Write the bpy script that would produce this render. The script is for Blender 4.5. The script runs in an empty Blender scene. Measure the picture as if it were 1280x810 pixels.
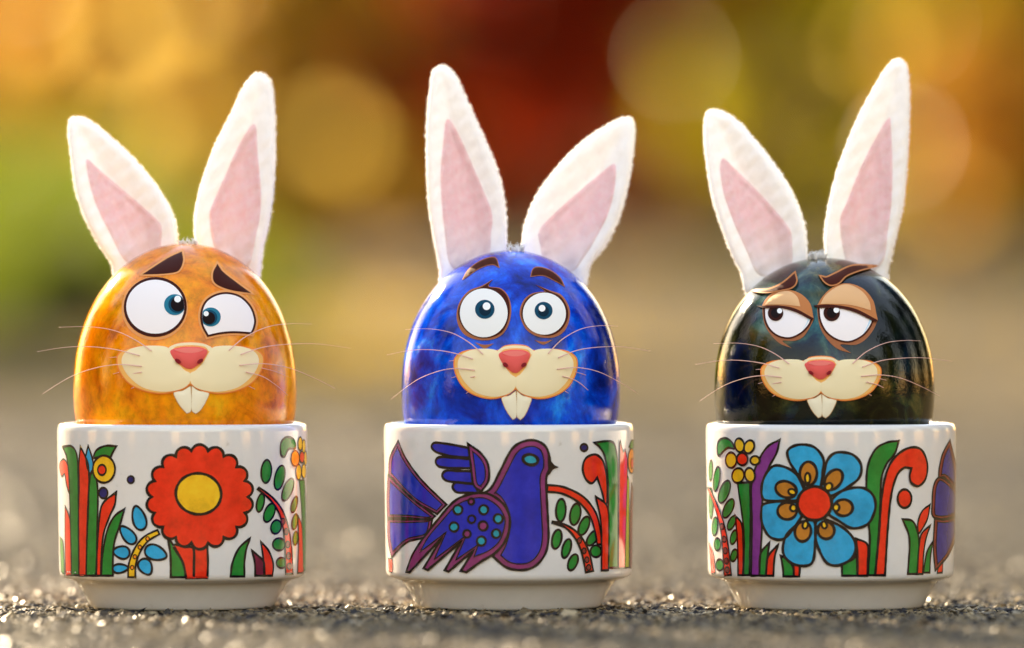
import bpy, bmesh, math, random
import numpy as np
from mathutils import Vector
from mathutils.geometry import delaunay_2d_cdt

random.seed(5); rng = np.random.default_rng(5)
scene = bpy.context.scene
COL = scene.collection

# ------------------------------------------------------------------ camera
F, CX, CY = 7644.0, 640.0, 405.0          # focal length and principal point, photo pixels
CAM_D, CAM_H = 1.2, 0.0555                # camera 1.2 m from the cups, 55 mm above the path
cam = bpy.data.cameras.new('camera'); cam_o = bpy.data.objects.new('camera', cam); COL.objects.link(cam_o)
cam_o.location = (0, -CAM_D, CAM_H); cam_o.rotation_euler = (math.radians(90), 0, 0)
cam.sensor_width = 36; cam.lens = F / 1280 * 36
cam.clip_start = 0.05; cam.clip_end = 500
cam.dof.use_dof = True; cam.dof.focus_distance = 1.184; cam.dof.aperture_fstop = 7.6; cam.dof.aperture_blades = 0
scene.camera = cam_o

# ------------------------------------------------------------------ light
SUN_EL, SUN_AZ = 23.0, -32.0              # degrees; azimuth clockwise from +Y (behind the cups)
w = bpy.data.worlds.new('World'); scene.world = w; w.use_nodes = True
nt = w.node_tree
sky = nt.nodes.new('ShaderNodeTexSky'); sky.sky_type = 'NISHITA'; sky.sun_disc = False
sky.sun_elevation = math.radians(SUN_EL); sky.sun_rotation = math.radians(SUN_AZ)
sky.air_density = 2.4; sky.dust_density = .15; sky.ozone_density = 0.
bg = nt.nodes['Background']; bg.inputs[1].default_value = 0.095
tint = nt.nodes.new('ShaderNodeMixRGB'); tint.blend_type = 'MULTIPLY'; tint.inputs[0].default_value = 1
tint.inputs[2].default_value = (1.09, .97, 1.10, 1)           # hazy evening air, the same all over the sky
nt.links.new(sky.outputs[0], tint.inputs[1]); nt.links.new(tint.outputs[0], bg.inputs[0])
sun = bpy.data.lights.new('sun', 'SUN'); sun.energy = 5.0; sun.angle = math.radians(0.5); sun.color = (1, 0.79, 0.52)
sun_o = bpy.data.objects.new('sun', sun); COL.objects.link(sun_o)
a, e = math.radians(SUN_AZ), math.radians(SUN_EL)
to_sun = Vector((math.sin(a)*math.cos(e), math.cos(a)*math.cos(e), math.sin(e)))
sun_o.rotation_euler = to_sun.to_track_quat('Z', 'Y').to_euler()
sun_o.location = to_sun * 5
scene.view_settings.view_transform = 'Standard'; scene.view_settings.look = 'None'
scene.view_settings.exposure = 2.3; scene.view_settings.gamma = 1
scene.cycles.use_denoising = True
scene.cycles.max_bounces = 8

# ------------------------------------------------------------------ helpers
def lin(c):
    c = np.array(c, float) / 255
    return tuple(np.where(c <= .04045, c/12.92, ((c+.055)/1.055)**2.4))

MATS = {}
def mat(name, col, rough=.5, coat=0., spec=.5, build=None):
    if name in MATS: return MATS[name]
    m = bpy.data.materials.new(name); m.use_nodes = True
    b = m.node_tree.nodes['Principled BSDF']
    b.inputs['Base Color'].default_value = (*col, 1)
    b.inputs['Roughness'].default_value = rough
    b.inputs['Specular IOR Level'].default_value = spec
    b.inputs['Coat Weight'].default_value = coat; b.inputs['Coat IOR'].default_value = 1.42; b.inputs['Coat Roughness'].default_value = .06
    if build: build(m.node_tree, b)
    MATS[name] = m
    return m

def node(nt, t, **kw):
    n = nt.nodes.new(t)
    for k, v in kw.items(): setattr(n, k, v)
    return n

def ramp(nt, stops, src=None):
    r = nt.nodes.new('ShaderNodeValToRGB'); el = r.color_ramp.elements
    while len(el) < len(stops): el.new(.5)
    for s, (p, c) in zip(el, stops): s.position = p; s.color = (*c, 1)
    if src is not None: nt.links.new(src, r.inputs[0])
    return r

def noise(nt, scale, detail=4, rough=.55, dist=0., vec=None, seed=0.):
    n = nt.nodes.new('ShaderNodeTexNoise'); n.noise_dimensions = '4D'
    n.inputs['Scale'].default_value = scale; n.inputs['Detail'].default_value = detail
    n.inputs['Roughness'].default_value = rough; n.inputs['Distortion'].default_value = dist
    n.inputs['W'].default_value = seed
    if vec is None:
        vec = nt.nodes.new('ShaderNodeTexCoord').outputs['Object']
    nt.links.new(vec, n.inputs['Vector'])
    return n

def bump(nt, b, height, strength, dist):
    n = nt.nodes.new('ShaderNodeBump'); n.inputs['Strength'].default_value = strength
    n.inputs['Distance'].default_value = dist
    nt.links.new(height, n.inputs['Height']); nt.links.new(n.outputs[0], b.inputs['Normal'])
    return n

def mesh_obj(name, V, Fc, mats, parent=None, fm=None, smooth=True):
    me = bpy.data.meshes.new(name)
    me.from_pydata([tuple(map(float, v)) for v in V], [], [tuple(map(int, f)) for f in Fc])
    for m in (mats if isinstance(mats, (list, tuple)) else [mats]): me.materials.append(m)
    if fm is not None: me.polygons.foreach_set('material_index', np.array(fm, np.int32))
    me.polygons.foreach_set('use_smooth', np.full(len(me.polygons), smooth))
    me.update()
    o = bpy.data.objects.new(name, me); COL.objects.link(o)
    if parent: o.parent = parent
    return o

def fast_mesh(name, V, Fc, m, parent=None, smooth=False):
    """big meshes from numpy arrays, all faces with the same number of corners"""
    V = np.asarray(V, np.float32); Fc = np.asarray(Fc, np.int32); k = Fc.shape[1]
    me = bpy.data.meshes.new(name)
    me.vertices.add(len(V)); me.vertices.foreach_set('co', V.ravel())
    me.loops.add(Fc.size); me.loops.foreach_set('vertex_index', Fc.ravel())
    me.polygons.add(len(Fc)); me.polygons.foreach_set('loop_start', np.arange(0, Fc.size, k, dtype=np.int32))
    me.polygons.foreach_set('use_smooth', np.full(len(Fc), smooth))
    me.materials.append(m); me.update(calc_edges=True)
    o = bpy.data.objects.new(name, me); COL.objects.link(o)
    if parent: o.parent = parent
    return o

def empty(name, loc, label=None, cat=None, group=None):
    o = bpy.data.objects.new(name, None); COL.objects.link(o); o.location = loc; o.empty_display_size = .01
    if label: o['label'] = label
    if cat: o['category'] = cat
    if group: o['group'] = group
    return o

def tag(o, label=None, cat=None, group=None, kind=None):
    for k, v in (('label', label), ('category', cat), ('group', group), ('kind', kind)):
        if v: o[k] = v
    return o

# ---- outlines: control points (x, y) or (x, y, 1) for a sharp corner -> smooth polyline
def smooth_line(pts, closed=True, n=7):
    P = [np.array(p[:2], float) for p in pts]; C = [len(p) > 2 for p in pts]; N = len(P); out = []
    for i in range(N if closed else N-1):
        p1, p2 = P[i], P[(i+1) % N]
        if closed: p0, p3 = P[i-1], P[(i+2) % N]
        else: p0 = P[i-1] if i > 0 else p1; p3 = P[i+2] if i+2 < N else p2
        L = np.linalg.norm(p2-p1)
        m1 = (p2-p1) if C[i] else (p2-p0)/2
        m2 = (p2-p1) if C[(i+1) % N] else (p3-p1)/2
        for m in (m1, m2):
            l = np.linalg.norm(m)
            if l > 1.3*L: m *= 1.3*L/l
        k = max(2, min(n, int(L/4)+1))
        for s in np.arange(k)/k:
            out.append((2*s**3-3*s*s+1)*p1 + (s**3-2*s*s+s)*m1 + (-2*s**3+3*s*s)*p2 + (s**3-s*s)*m2)
    if not closed: out.append(P[-1])
    return np.array(out)

def normals2(P, closed=True):
    d1 = P - np.roll(P, 1, 0); d2 = np.roll(P, -1, 0) - P
    if not closed: d1[0] = d2[0]; d2[-1] = d1[-1]
    d1 /= np.linalg.norm(d1, axis=1, keepdims=True)+1e-9; d2 /= np.linalg.norm(d2, axis=1, keepdims=True)+1e-9
    n1 = np.stack([d1[:, 1], -d1[:, 0]], 1); n2 = np.stack([d2[:, 1], -d2[:, 0]], 1)
    n = n1+n2; n /= np.linalg.norm(n, axis=1, keepdims=True)+1e-9
    c = np.clip((n*n1).sum(1), .45, 1)
    return n / c[:, None]

def area2(P): return .5*np.sum(P[:, 0]*np.roll(P[:, 1], -1) - np.roll(P[:, 0], -1)*P[:, 1])

def offset(P, d):
    """grow (d > 0) or shrink a closed outline"""
    return P + normals2(P)*d*(1 if area2(P) > 0 else -1)

def seg_dist(Q, P):
    A = P; B = np.roll(P, -1, 0); AB = B-A
    best = np.full(len(Q), 1e9)
    for i in range(len(A)):
        l = AB[i] @ AB[i] + 1e-12
        t = np.clip(((Q-A[i]) @ AB[i])/l, 0, 1)
        best = np.minimum(best, np.linalg.norm(Q - (A[i]+t[:, None]*AB[i]), axis=1))
    return best

def inside(Q, P):
    r = np.zeros(len(Q), bool); x, y = Q[:, 0], Q[:, 1]; N = len(P)
    for i in range(N):
        (x1, y1), (x2, y2) = P[i], P[i-1]
        if y1 == y2: continue
        c = ((y1 > y) != (y2 > y)) & (x < (x2-x1)*(y-y1)/(y2-y1)+x1)
        r ^= c
    return r

def fill2(P, step):
    """triangles of a closed outline with inner points every `step`"""
    lo, hi = P.min(0), P.max(0)
    gx, gy = np.meshgrid(np.arange(lo[0]+step/2, hi[0], step), np.arange(lo[1]+step/2, hi[1], step*.87))
    gx = gx + (np.arange(gx.shape[0]) % 2)[:, None]*step/2
    Q = np.stack([gx.ravel(), gy.ravel()], 1)
    if len(Q):
        Q = Q[inside(Q, P)]
        if len(Q): Q = Q[seg_dist(Q, P) > step*.45]
    V = [Vector(p) for p in P] + [Vector(q) for q in Q]
    n = len(P)
    r = delaunay_2d_cdt(V, [(i, (i+1) % n) for i in range(n)], [], 1, 1e-4)
    return np.array([tuple(v) for v in r[0]]), [tuple(f) for f in r[2]]

# ---- from the picture to surfaces: a pixel is a direction, the surface it lies on gives the distance
def ray_dirs(P): return np.stack([(P[:, 0]-CX)/F, np.ones(len(P)), (CY-P[:, 1])/F], 1)
CAMP = np.array([0, -CAM_D, CAM_H])

def on_revolved(P, centre, R, off, front, snap=False):
    """points where pixels P meet the turned surface R(z) about a vertical axis through centre"""
    d = ray_dirs(P); c = np.array(centre)
    t0 = np.full(len(P), CAM_D + c[1] - front); t1 = np.full(len(P), CAM_D + c[1])
    off = np.broadcast_to(off, (len(P),))
    for _ in range(44):
        tm = (t0+t1)/2; p = CAMP + d*tm[:, None] - c
        ins = np.hypot(p[:, 0], p[:, 1]) < R(p[:, 2]) + off
        t1 = np.where(ins, tm, t1); t0 = np.where(ins, t0, tm)
    p = CAMP + d*t1[:, None] - c
    if snap:
        r = np.hypot(p[:, 0], p[:, 1]); k = (R(p[:, 2])+off)/r
        p[:, :2] *= k[:, None]
    return p

def on_plane(P, y): 
    d = ray_dirs(P); return CAMP + d*(CAM_D + np.broadcast_to(y, (len(P),)))[:, None]

# ------------------------------------------------------------------ ground
def ramp_up(D):           # path height at distance D from the camera: level, then a gentle rise
    s = np.clip((D-6.5)/5.0, 0, 1); s = s*s*(3-2*s)
    return .13*s + np.clip(D-11, 0, 14)*.014

def asphalt(nt, b):
    tc = nt.nodes.new('ShaderNodeTexCoord').outputs['Object']
    n1 = noise(nt, 1.3, 3, .5, vec=tc); n2 = noise(nt, 420, 3, .7, vec=tc); n3 = noise(nt, 30, 4, .7, vec=tc)
    r1 = ramp(nt, [(.25, (.078, .060, .034)), (.55, (.128, .096, .050)), (.8, (.172, .126, .062))], n3.outputs[0])
    r2 = ramp(nt, [(.3, (.25, .25, .28)), (.5, (.8, .8, .8)), (.7, (1.45, 1.38, 1.25))], n2.outputs[0])
    r3 = ramp(nt, [(.3, (.8, .82, .86)), (.7, (1.1, 1.08, 1.0))], n1.outputs[0])
    m1 = node(nt, 'ShaderNodeMixRGB', blend_type='MULTIPLY'); m1.inputs[0].default_value = 1
    m2 = node(nt, 'ShaderNodeMixRGB', blend_type='MULTIPLY'); m2.inputs[0].default_value = 1
    nt.links.new(r1.outputs[0], m1.inputs[1]); nt.links.new(r2.outputs[0], m1.inputs[2])
    nt.links.new(m1.outputs[0], m2.inputs[1]); nt.links.new(r3.outputs[0], m2.inputs[2])
    nt.links.new(m2.outputs[0], b.inputs['Base Color'])
    bump(nt, b, n2.outputs[0], .9, .0015)
M_ASPH = mat('asphalt', (.12, .11, .1), .9, 0, .04, build=asphalt)

ys = np.concatenate([np.linspace(-60, -3, 20), np.linspace(-2.5, 4.6, 30), np.linspace(4.8, 28, 90), np.linspace(30, 160, 30)])
xs = np.concatenate([np.linspace(-90, -8, 14), np.linspace(-7, 7, 40), np.linspace(8, 90, 14)])
gx, gy = np.meshgrid(xs, ys); gz = ramp_up(gy+CAM_D) - .0004
V = np.stack([gx, gy, gz], -1).reshape(-1, 3); nx = len(xs)
Fc = [(j*nx+i, j*nx+i+1, (j+1)*nx+i+1, (j+1)*nx+i) for j in range(len(ys)-1) for i in range(nx-1)]
tag(fast_mesh('path', V, Fc, M_ASPH, smooth=True), kind='structure')

def grain_mat(nt, b):
    g = nt.nodes.new('ShaderNodeNewGeometry')
    r = ramp(nt, [(0, (.018, .018, .024)), (.2, (.046, .044, .045)), (.5, (.118, .094, .060)), (.8, (.205, .154, .085)), (.95, (.29, .22, .12)), (1, (.40, .32, .20))],
             g.outputs['Random Per Island'])
    nt.links.new(r.outputs[0], b.inputs['Base Color'])
    mp = nt.nodes.new('ShaderNodeMapRange'); mp.inputs[3].default_value = .6; mp.inputs[4].default_value = .22
    nt.links.new(g.outputs['Random Per Island'], mp.inputs[0]); nt.links.new(mp.outputs[0], b.inputs['Roughness'])
M_GRAIN = mat('stone_grain', (.2, .18, .15), .4, 0, .03, build=grain_mat)

OCT_V = np.array([(1, 0, 0), (.31, .95, 0), (-.81, .59, 0), (-.81, -.59, 0), (.31, -.95, 0), (.15, .05, 1), (0, 0, -1)], float)
OCT_F = np.array([(0, 1, 5), (1, 2, 5), (2, 3, 5), (3, 4, 5), (4, 0, 5), (1, 0, 6), (2, 1, 6), (3, 2, 6), (4, 3, 6), (0, 4, 6)])
def grains(name, D0, D1, spacing, size, margin, label):
    pts = []
    rows = np.arange(D0, D1, spacing*.9)
    for D in rows:
        hw = .0838*D + margin
        x = np.arange(-hw, hw, spacing); pts.append(np.stack([x, np.full(len(x), D)], 1))
    P = np.concatenate(pts); n = len(P)
    P = P + rng.uniform(-.5, .5, P.shape)*spacing
    s = size*rng.lognormal(0, .32, n)
    rot = rng.uniform(0, 6.283, n); c, si = np.cos(rot), np.sin(rot)
    v = np.repeat(OCT_V[None], n, 0)*(1 + rng.uniform(-.3, .3, (n, 7, 3)))
    v = v*np.stack([s*rng.uniform(.8, 1.3, n), s*rng.uniform(.7, 1.1, n), s*rng.uniform(.32, .6, n)], 1)[:, None, :]
    tl = rng.normal(0, .28, (n, 2))
    v[:, :, 2] += v[:, :, 0]*tl[:, :1] + v[:, :, 1]*tl[:, 1:]
    x = v[:, :, 0]*c[:, None] - v[:, :, 1]*si[:, None] + P[:, :1]
    y = v[:, :, 0]*si[:, None] + v[:, :, 1]*c[:, None] + P[:, 1:] - CAM_D
    z = v[:, :, 2] - s[:, None]*rng.uniform(-.05, .3, n)[:, None] - .0001
    keep = np.ones(n, bool)                       # no grain stands up through a foot of a cup
    for cx in CUPX: keep &= np.hypot(P[:, 0]-cx, P[:, 1]-CAM_D) > .0188
    V = np.stack([x, y, z], -1)[keep].reshape(-1, 3); k = keep.sum()
    Fc = (OCT_F[None] + (np.arange(k)*7)[:, None, None]).reshape(-1, 3)
    return tag(fast_mesh(name, V, Fc, M_GRAIN), label, 'grit', kind='stuff')
CUPX = [(228-CX)/F*CAM_D, (636-CX)/F*CAM_D, (1038.5-CX)/F*CAM_D]
grains('asphalt_grit', .98, 1.62, .0013, .00072, .035, 'fine grey and tan stone grit of the path around the cups')
grains('asphalt_grit', 1.62, 3.2, .0034, .0016, .05, 'coarse stone grit of the path behind the cups')

# ------------------------------------------------------------------ shrubs and background
def leaf_mat(name, cols, trans=.4, rough=.4, spec=.12):
    def b_(nt, b):
        g = nt.nodes.new('ShaderNodeNewGeometry')
        r = ramp(nt, [(i/(len(cols)-1), c) for i, c in enumerate(cols)], g.outputs['Random Per Island'])
        nt.links.new(r.outputs[0], b.inputs['Base Color'])
        t = nt.nodes.new('ShaderNodeBsdfTranslucent'); nt.links.new(r.outputs[0], t.inputs[0])
        mx = nt.nodes.new('ShaderNodeMixShader'); mx.inputs[0].default_value = trans
        out = nt.nodes['Material Output']
        nt.links.new(b.outputs[0], mx.inputs[1]); nt.links.new(t.outputs[0], mx.inputs[2]); nt.links.new(mx.outputs[0], out.inputs[0])
    return mat(name, cols[0], rough, 0, spec, build=b_)

def leaf_quads(C, size, up=.0):
    """one bent leaf of two triangles-pairs at each centre"""
    n = len(C); s = size*rng.lognormal(0, .25, n)
    d = rng.normal(0, 1, (n, 3)); d[:, 2] -= up; d /= np.linalg.norm(d, axis=1, keepdims=True)
    q = rng.normal(0, 1, (n, 3)); q -= (q*d).sum(1, keepdims=True)*d; q /= np.linalg.norm(q, axis=1, keepdims=True)
    nrm = np.cross(d, q)
    L, W = d*s[:, None], q*(s*.42)[:, None]; B = nrm*(s*.12)[:, None]
    V = np.stack([C-L*.5, C+W-B, C+L*.5, C-W-B], 1).reshape(-1, 3)
    i = np.arange(n)*4
    return V, np.concatenate([np.stack([i, i+1, i+2], 1), np.stack([i, i+2, i+3], 1)])

M_BARK = mat('bark', (.06, .042, .03), .9, build=lambda nt, b: bump(nt, b, noise(nt, 40).outputs[0], .5, .01))
def tube_geo(P, rad, k=6):
    P = np.asarray(P, float); V = []; Fc = []
    T = np.gradient(P, axis=0); T /= np.linalg.norm(T, axis=1, keepdims=True)+1e-12
    for i in range(len(P)):
        u = np.cross(T[i], (0, 0, 1) if abs(T[i][2]) < .9 else (1, 0, 0)); u /= np.linalg.norm(u); v = np.cross(T[i], u)
        for j in range(k):
            a = 6.2832*j/k; V.append(P[i] + rad[i]*(math.cos(a)*u+math.sin(a)*v))
    for i in range(len(P)-1):
        for j in range(k):
            Fc.append((i*k+j, i*k+(j+1) % k, (i+1)*k+(j+1) % k, (i+1)*k+j))
    Fc.append(tuple(range(k))[::-1]); Fc.append(tuple(range((len(P)-1)*k, len(P)*k)))
    return V, Fc

def shrub(name, label, x, D, width, height, n, leaf, m, z0=None, depth=None, clumps=26, low=.08, cat='shrub', group=None, fillbox=False):
    y = D-CAM_D; z = float(ramp_up(D)) if z0 is None else z0
    root = empty(name, (x, y, z), label, cat, group)
    depth = depth or width*.8
    cc = rng.normal(0, 1, (clumps, 3)); cc /= np.linalg.norm(cc, axis=1, keepdims=True); cc *= rng.uniform(.35, 1, (clumps, 1))**.5
    cc = cc*np.array([width/2, depth/2, height*(1-low)/2]) + np.array([0, 0, height*(1+low)/2])
    k = rng.integers(0, clumps, n); r = rng.normal(0, 1, (n, 3)); r /= np.linalg.norm(r, axis=1, keepdims=True)
    cr = rng.uniform(.12, .24, clumps)*min(width, height)
    C = cc[k] + r*(rng.uniform(0, 1, (n, 1))**.45)*cr[k][:, None]
    if fillbox:
        C = np.concatenate([C, rng.uniform(-1, 1, (n, 3))*np.array([width*.45, depth*.3, height*.47]) + np.array([0, 0, height*.48])])
    C = C[C[:, 2] > .01]
    V, Fc = leaf_quads(C, leaf)
    V[:, 2] = np.maximum(V[:, 2], .002)
    fast_mesh('crown', V, Fc, m, root)
    for i in range(5):
        a = rng.uniform(0, 6.28); tip = cc[rng.integers(0, clumps)]
        base = np.array([math.cos(a)*.04, math.sin(a)*.04, -.02])
        t = np.linspace(0, 1, 7)[:, None]
        P = base*(1-t)+tip*t + np.sin(t*3.14)*rng.normal(0, .04, 3)
        v, f = tube_geo(P, np.linspace(.014, .004, 7)*max(height, .6))
        mesh_obj('stem', v, f, M_BARK, root)
    return root

def X(px, D): return (px-CX)/F*D
L_RED = leaf_mat('leaf_dark_red', [(.28, .018, .003), (.36, .034, .003), (.19, .013, .003)], .5)
L_OLIVE = leaf_mat('leaf_olive_yellow', [(.46, .40, .008), (.54, .46, .010), (.32, .31, .008)], .6, .32)
L_ORANGE = leaf_mat('leaf_orange', [(.52, .24, .02), (.60, .33, .04), (.34, .13, .015)], .55, .34)
L_OCHRE = leaf_mat('leaf_ochre', [(.48, .29, .03), (.55, .36, .04), (.34, .19, .02)], .5, .32)
L_BROWN = leaf_mat('leaf_brown', [(.24, .085, .012), (.32, .13, .015), (.15, .05, .008)], .45)
L_DARK = leaf_mat('leaf_dark_green', [(.02, .03, .008), (.035, .05, .01), (.015, .02, .006)], .2)
L_GRASS = leaf_mat('grass_blade', [(.105, .145, .004), (.15, .18, .005), (.075, .115, .005)], .5)
L_YEL = leaf_mat('leaf_bright_yellow', [(.55, .38, .03), (.62, .42, .04), (.4, .24, .03)], .35)

# grassy bank to one side of the path
def bank_z(x, y):
    D = y+CAM_D; edge = X(330, D)
    s = np.clip((edge-x)/.35, 0, 1); s = s*s*(3-2*s); t = np.clip((D-8.0)/3.5, 0, 1); t = t*t*(3-2*t)
    return ramp_up(D) + .004 + .22*s*t
lx = np.linspace(0, 1, 40); ly = np.linspace(8.05, 19, 60)
V = []; 
for D in ly:
    for u in lx:
        xx = X(330, D) - u*u*9 - u*.6 + .05*math.sin(D*3.1); V.append((xx, D-CAM_D, float(bank_z(xx, D-CAM_D))))
Fc = [(j*40+i, (j+1)*40+i, (j+1)*40+i+1, j*40+i+1) for j in range(59) for i in range(39)]
M_SOIL = mat('soil', (.07, .06, .02), .9, build=lambda nt, b: (nt.links.new(ramp(nt, [(.3, (.05, .045, .015)), (.7, (.13, .13, .02))], noise(nt, 9).outputs[0]).outputs[0], b.inputs['Base Color'])))
tag(mesh_obj('lawn', V, Fc, M_SOIL), kind='structure')
n = 60000
D = 8.1 + (rng.uniform(0, 1, n)**1.3)*8; u = rng.uniform(0, 1, n)**1.4
x = X(330, D) - u*2.2 + .05*np.sin(D*3.1); y = D-CAM_D; z = bank_z(x, y)
h = rng.uniform(.04, .10, n); a = rng.uniform(0, 6.28, n); lean = rng.normal(0, .35, (n, 2))*h[:, None]
B = np.stack([x, y, z-.005], 1); W = np.stack([np.cos(a), np.sin(a), 0*a], 1)*.0045
T = B + np.stack([lean[:, 0], lean[:, 1], h], 1)
V = np.stack([B-W, B+W, T], 1).reshape(-1, 3)
tag(fast_mesh('grass', V, np.arange(n*3).reshape(-1, 3), L_GRASS), 'yellow green grass growing on the bank beside the path', 'grass', kind='stuff')

shrub('red_shrub', 'dark red leaved shrub behind the blue egg', X(650, 11.0), 11.0, .78, 1.3, 8500, .05, L_RED, clumps=46, low=.14)
shrub('olive_shrub', 'olive yellow leaved shrub behind the dark green egg', X(1010, 14.5), 14.5, .66, 1.35, 5000, .055, L_OLIVE, clumps=34, low=.12)
shrub('orange_shrub', 'large orange leaved shrub beyond the grassy bank', X(190, 14), 14, 1.05, 1.5, 5000, .055, L_ORANGE, z0=.42, clumps=40)
shrub('ochre_shrub', 'low ochre leaved shrub beside the red shrub', X(385, 10.5), 10.5, .40, .72, 3600, .04, L_OCHRE, clumps=20)
shrub('copper_shrub', 'copper brown shrub beside the olive shrub', X(1250, 13.2), 13.2, .42, .62, 2400, .045, L_ORANGE, clumps=20)
shrub('brown_shrub', 'brown leaved shrub between red and olive shrubs', X(835, 16), 16, .55, 1.3, 3600, .05, L_BROWN, clumps=26)
shrub('evergreen_shrub', 'small dark evergreen shrub at the foot of the bank', X(125, 8.0), 8.0, .20, .15, 3500, .022, L_DARK, clumps=14)
hx = -7.2
for i in range(9):
    ol = i in (5, 6)
    shrub('hedge_bush', 'olive yellow bush of the far hedge behind the olive shrub' if ol else 'tall brown beech hedge bush standing behind the shrubs', hx, 30 + .3*math.sin(i*2.1), 2.6, 2.6, 7000, .12, L_OLIVE if ol else L_BROWN, clumps=46, low=.02, cat='hedge', group='olive bushes of the far hedge' if ol else 'brown bushes of the far hedge', fillbox=True)
    hx += 1.8
# planting all round the path, outside the picture: what the eggs and cups mirror
for i, az in enumerate((36, 58, 82, 106, 128, 150, 170, 196, 214, 236, 258, 280, 294, 308)):
    d_ = 7.5 + 1.2*math.sin(i*2.7); h_ = 1.7 + .5*math.sin(i*1.9)
    x_, D_ = d_*math.sin(math.radians(az)), d_*math.cos(math.radians(az))+CAM_D
    if az in (36, 58, 82, 106, 258, 280, 294, 308):  # tall trees added to keep bright sky out of the egg reflections
        shrub('sky_blocking_tree', 'tall dark leaved tree added out of view to darken reflections', x_, D_, 3.0, 5.0 + .6*math.sin(i), 6500, .13, L_DARK, z0=0., clumps=60, low=.1, cat='tree', group='unseen trees added to darken reflections', fillbox=True)
    elif i % 3 == 0:
        shrub('golden_bush', 'golden ochre bush in the planting round the path', x_, D_, 2.6, h_, 3500, .11, L_OCHRE, z0=0., clumps=40, low=.02, cat='bush', group='golden bushes round the path', fillbox=True)
    else:
        shrub('evergreen_bush', 'dark evergreen bush in the planting round the path', x_, D_, 2.6, h_, 3500, .11, L_DARK, z0=0., clumps=40, low=.02, cat='bush', group='evergreen bushes round the path', fillbox=True)
# two added saplings whose large pale leaves blur into highlight discs
L_PALE = leaf_mat('leaf_pale_yellow', [(.74, .52, .10), (.80, .58, .14)], .6, .3)
def sapling(label, px, D, spots):
    x0, z0 = X(px, D), float(ramp_up(D)); root = empty('bokeh_sapling', (x0, D-CAM_D, z0), label, 'sapling')
    top = np.array([.03, 0, .80]); t = np.linspace(0, 1, 8)[:, None]
    P = np.array([0, 0, -.02])*(1-t) + top*t + np.sin(t*5)*np.array([.012, .01, 0]); v, f = tube_geo(P, np.linspace(.009, .003, 8)); mesh_obj('stem', v, f, M_BARK, root)
    N = to_sun.copy(); N.z *= .5; N.normalize(); U = Vector((0, 0, 1)).cross(N).normalized(); W = N.cross(U)
    for k, (lx, ly, r) in enumerate(spots):
        c_ = np.array([X(lx, D)-x0, rng.uniform(-.05, .05), CAM_H+(CY-ly)/F*D - z0]); base = P[min(7, max(1, int(np.clip(c_[2]/.8, 0, 1)*7)-1))]
        tw = np.linspace(0, 1, 5)[:, None]; Q = base*(1-tw)+c_*tw + np.sin(tw*3.14)*np.array([0, 0, .03]); v, f = tube_geo(Q, np.linspace(.003, .0012, 5), 5); mesh_obj('twig', v, f, M_BARK, root)
        V = [tuple(c_)]; n_ = 20; a0 = rng.uniform(-.3, .3)
        for q in range(n_):
            a_ = 6.2832*q/n_ + a0; rr = r*(1 if q % 4 == 2 else .62 if q % 4 == 0 else .8)
            p_ = Vector(c_) + (U*math.cos(a_) + W*math.sin(a_))*rr + N*(.12*r*math.cos(3*a_)); V.append(tuple(p_))
        mesh_obj('leaf', V, [(0, 1+q, 1+(q+1) % n_) for q in range(n_)], L_PALE, root)
sapling('added sapling with pale leaves making highlight discs beside the orange shrub', 255, 12.2, ((412, 175, .054), (235, 135, .048), (330, 70, .048), (150, 40, .048), (40, 30, .042), (215, 15, .04), (160, 170, .040)))
sapling('added sapling with pale leaves making highlight discs before the olive shrub', 1000, 12.6, ((960, 112, .050), (1090, 60, .028), (1040, 150, .024), (1195, 255, .026), (930, 30, .024)))
for x_, D_, w_, h_ in ((-3.0, 9.0, 1.2, 2.5), (-3.1, 10.4, 1.3, 2.6)):  # conifers added outside the view to cast shadow bands over the path
    shrub('shade_conifer', 'tall narrow conifer added out of view to shade the path', x_, D_, w_, h_, 8000, .07, L_DARK, clumps=50, low=.02, cat='tree', group='unseen conifers added to shade the path', fillbox=True)
# leaves lying on the path
def fallen(n, px, D, sx, sd):
    d = rng.normal(D, sd, n); x = X(px, d) + rng.normal(0, sx, n)
    return np.stack([x, d-CAM_D, ramp_up(d)+.012], 1)
C = np.concatenate([fallen(260, 440, 8.2, .09, .35), fallen(120, 330, 7.0, .2, .6), fallen(160, 900, 9.0, .5, .9), fallen(120, 200, 6.0, .25, .6)])
V, Fc = leaf_quads(C, .04); V = V.reshape(-1, 4, 3); zc = V[:, :, 2].mean(1, keepdims=True); V[:, :, 2] = zc + (V[:, :, 2]-zc)*.3
tag(fast_mesh('fallen_leaves', V.reshape(-1, 3), Fc, L_YEL), 'yellow fallen leaves scattered over the far path', 'leaves', kind='stuff')

# ------------------------------------------------------------------ egg cups
def porcelain(nt, b):
    b.inputs['Subsurface Weight'].default_value = .12; b.inputs['Subsurface Radius'].default_value = (.002, .0015, .001)
    b.inputs['Subsurface Scale'].default_value = .4
    bump(nt, b, noise(nt, 160, 2).outputs[0], .06, .0006)
    r = ramp(nt, [(.27, (.60, .57, .53)), (.36, (.76, .742, .725)), (.6, (.785, .77, .755))], noise(nt, 260, 6, .75).outputs[0]); nt.links.new(r.outputs[0], b.inputs['Base Color'])   # faint mottling of old glaze
M_PORC = mat('white_porcelain', (.77, .752, .735), .12, .5, build=porcelain)

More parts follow.
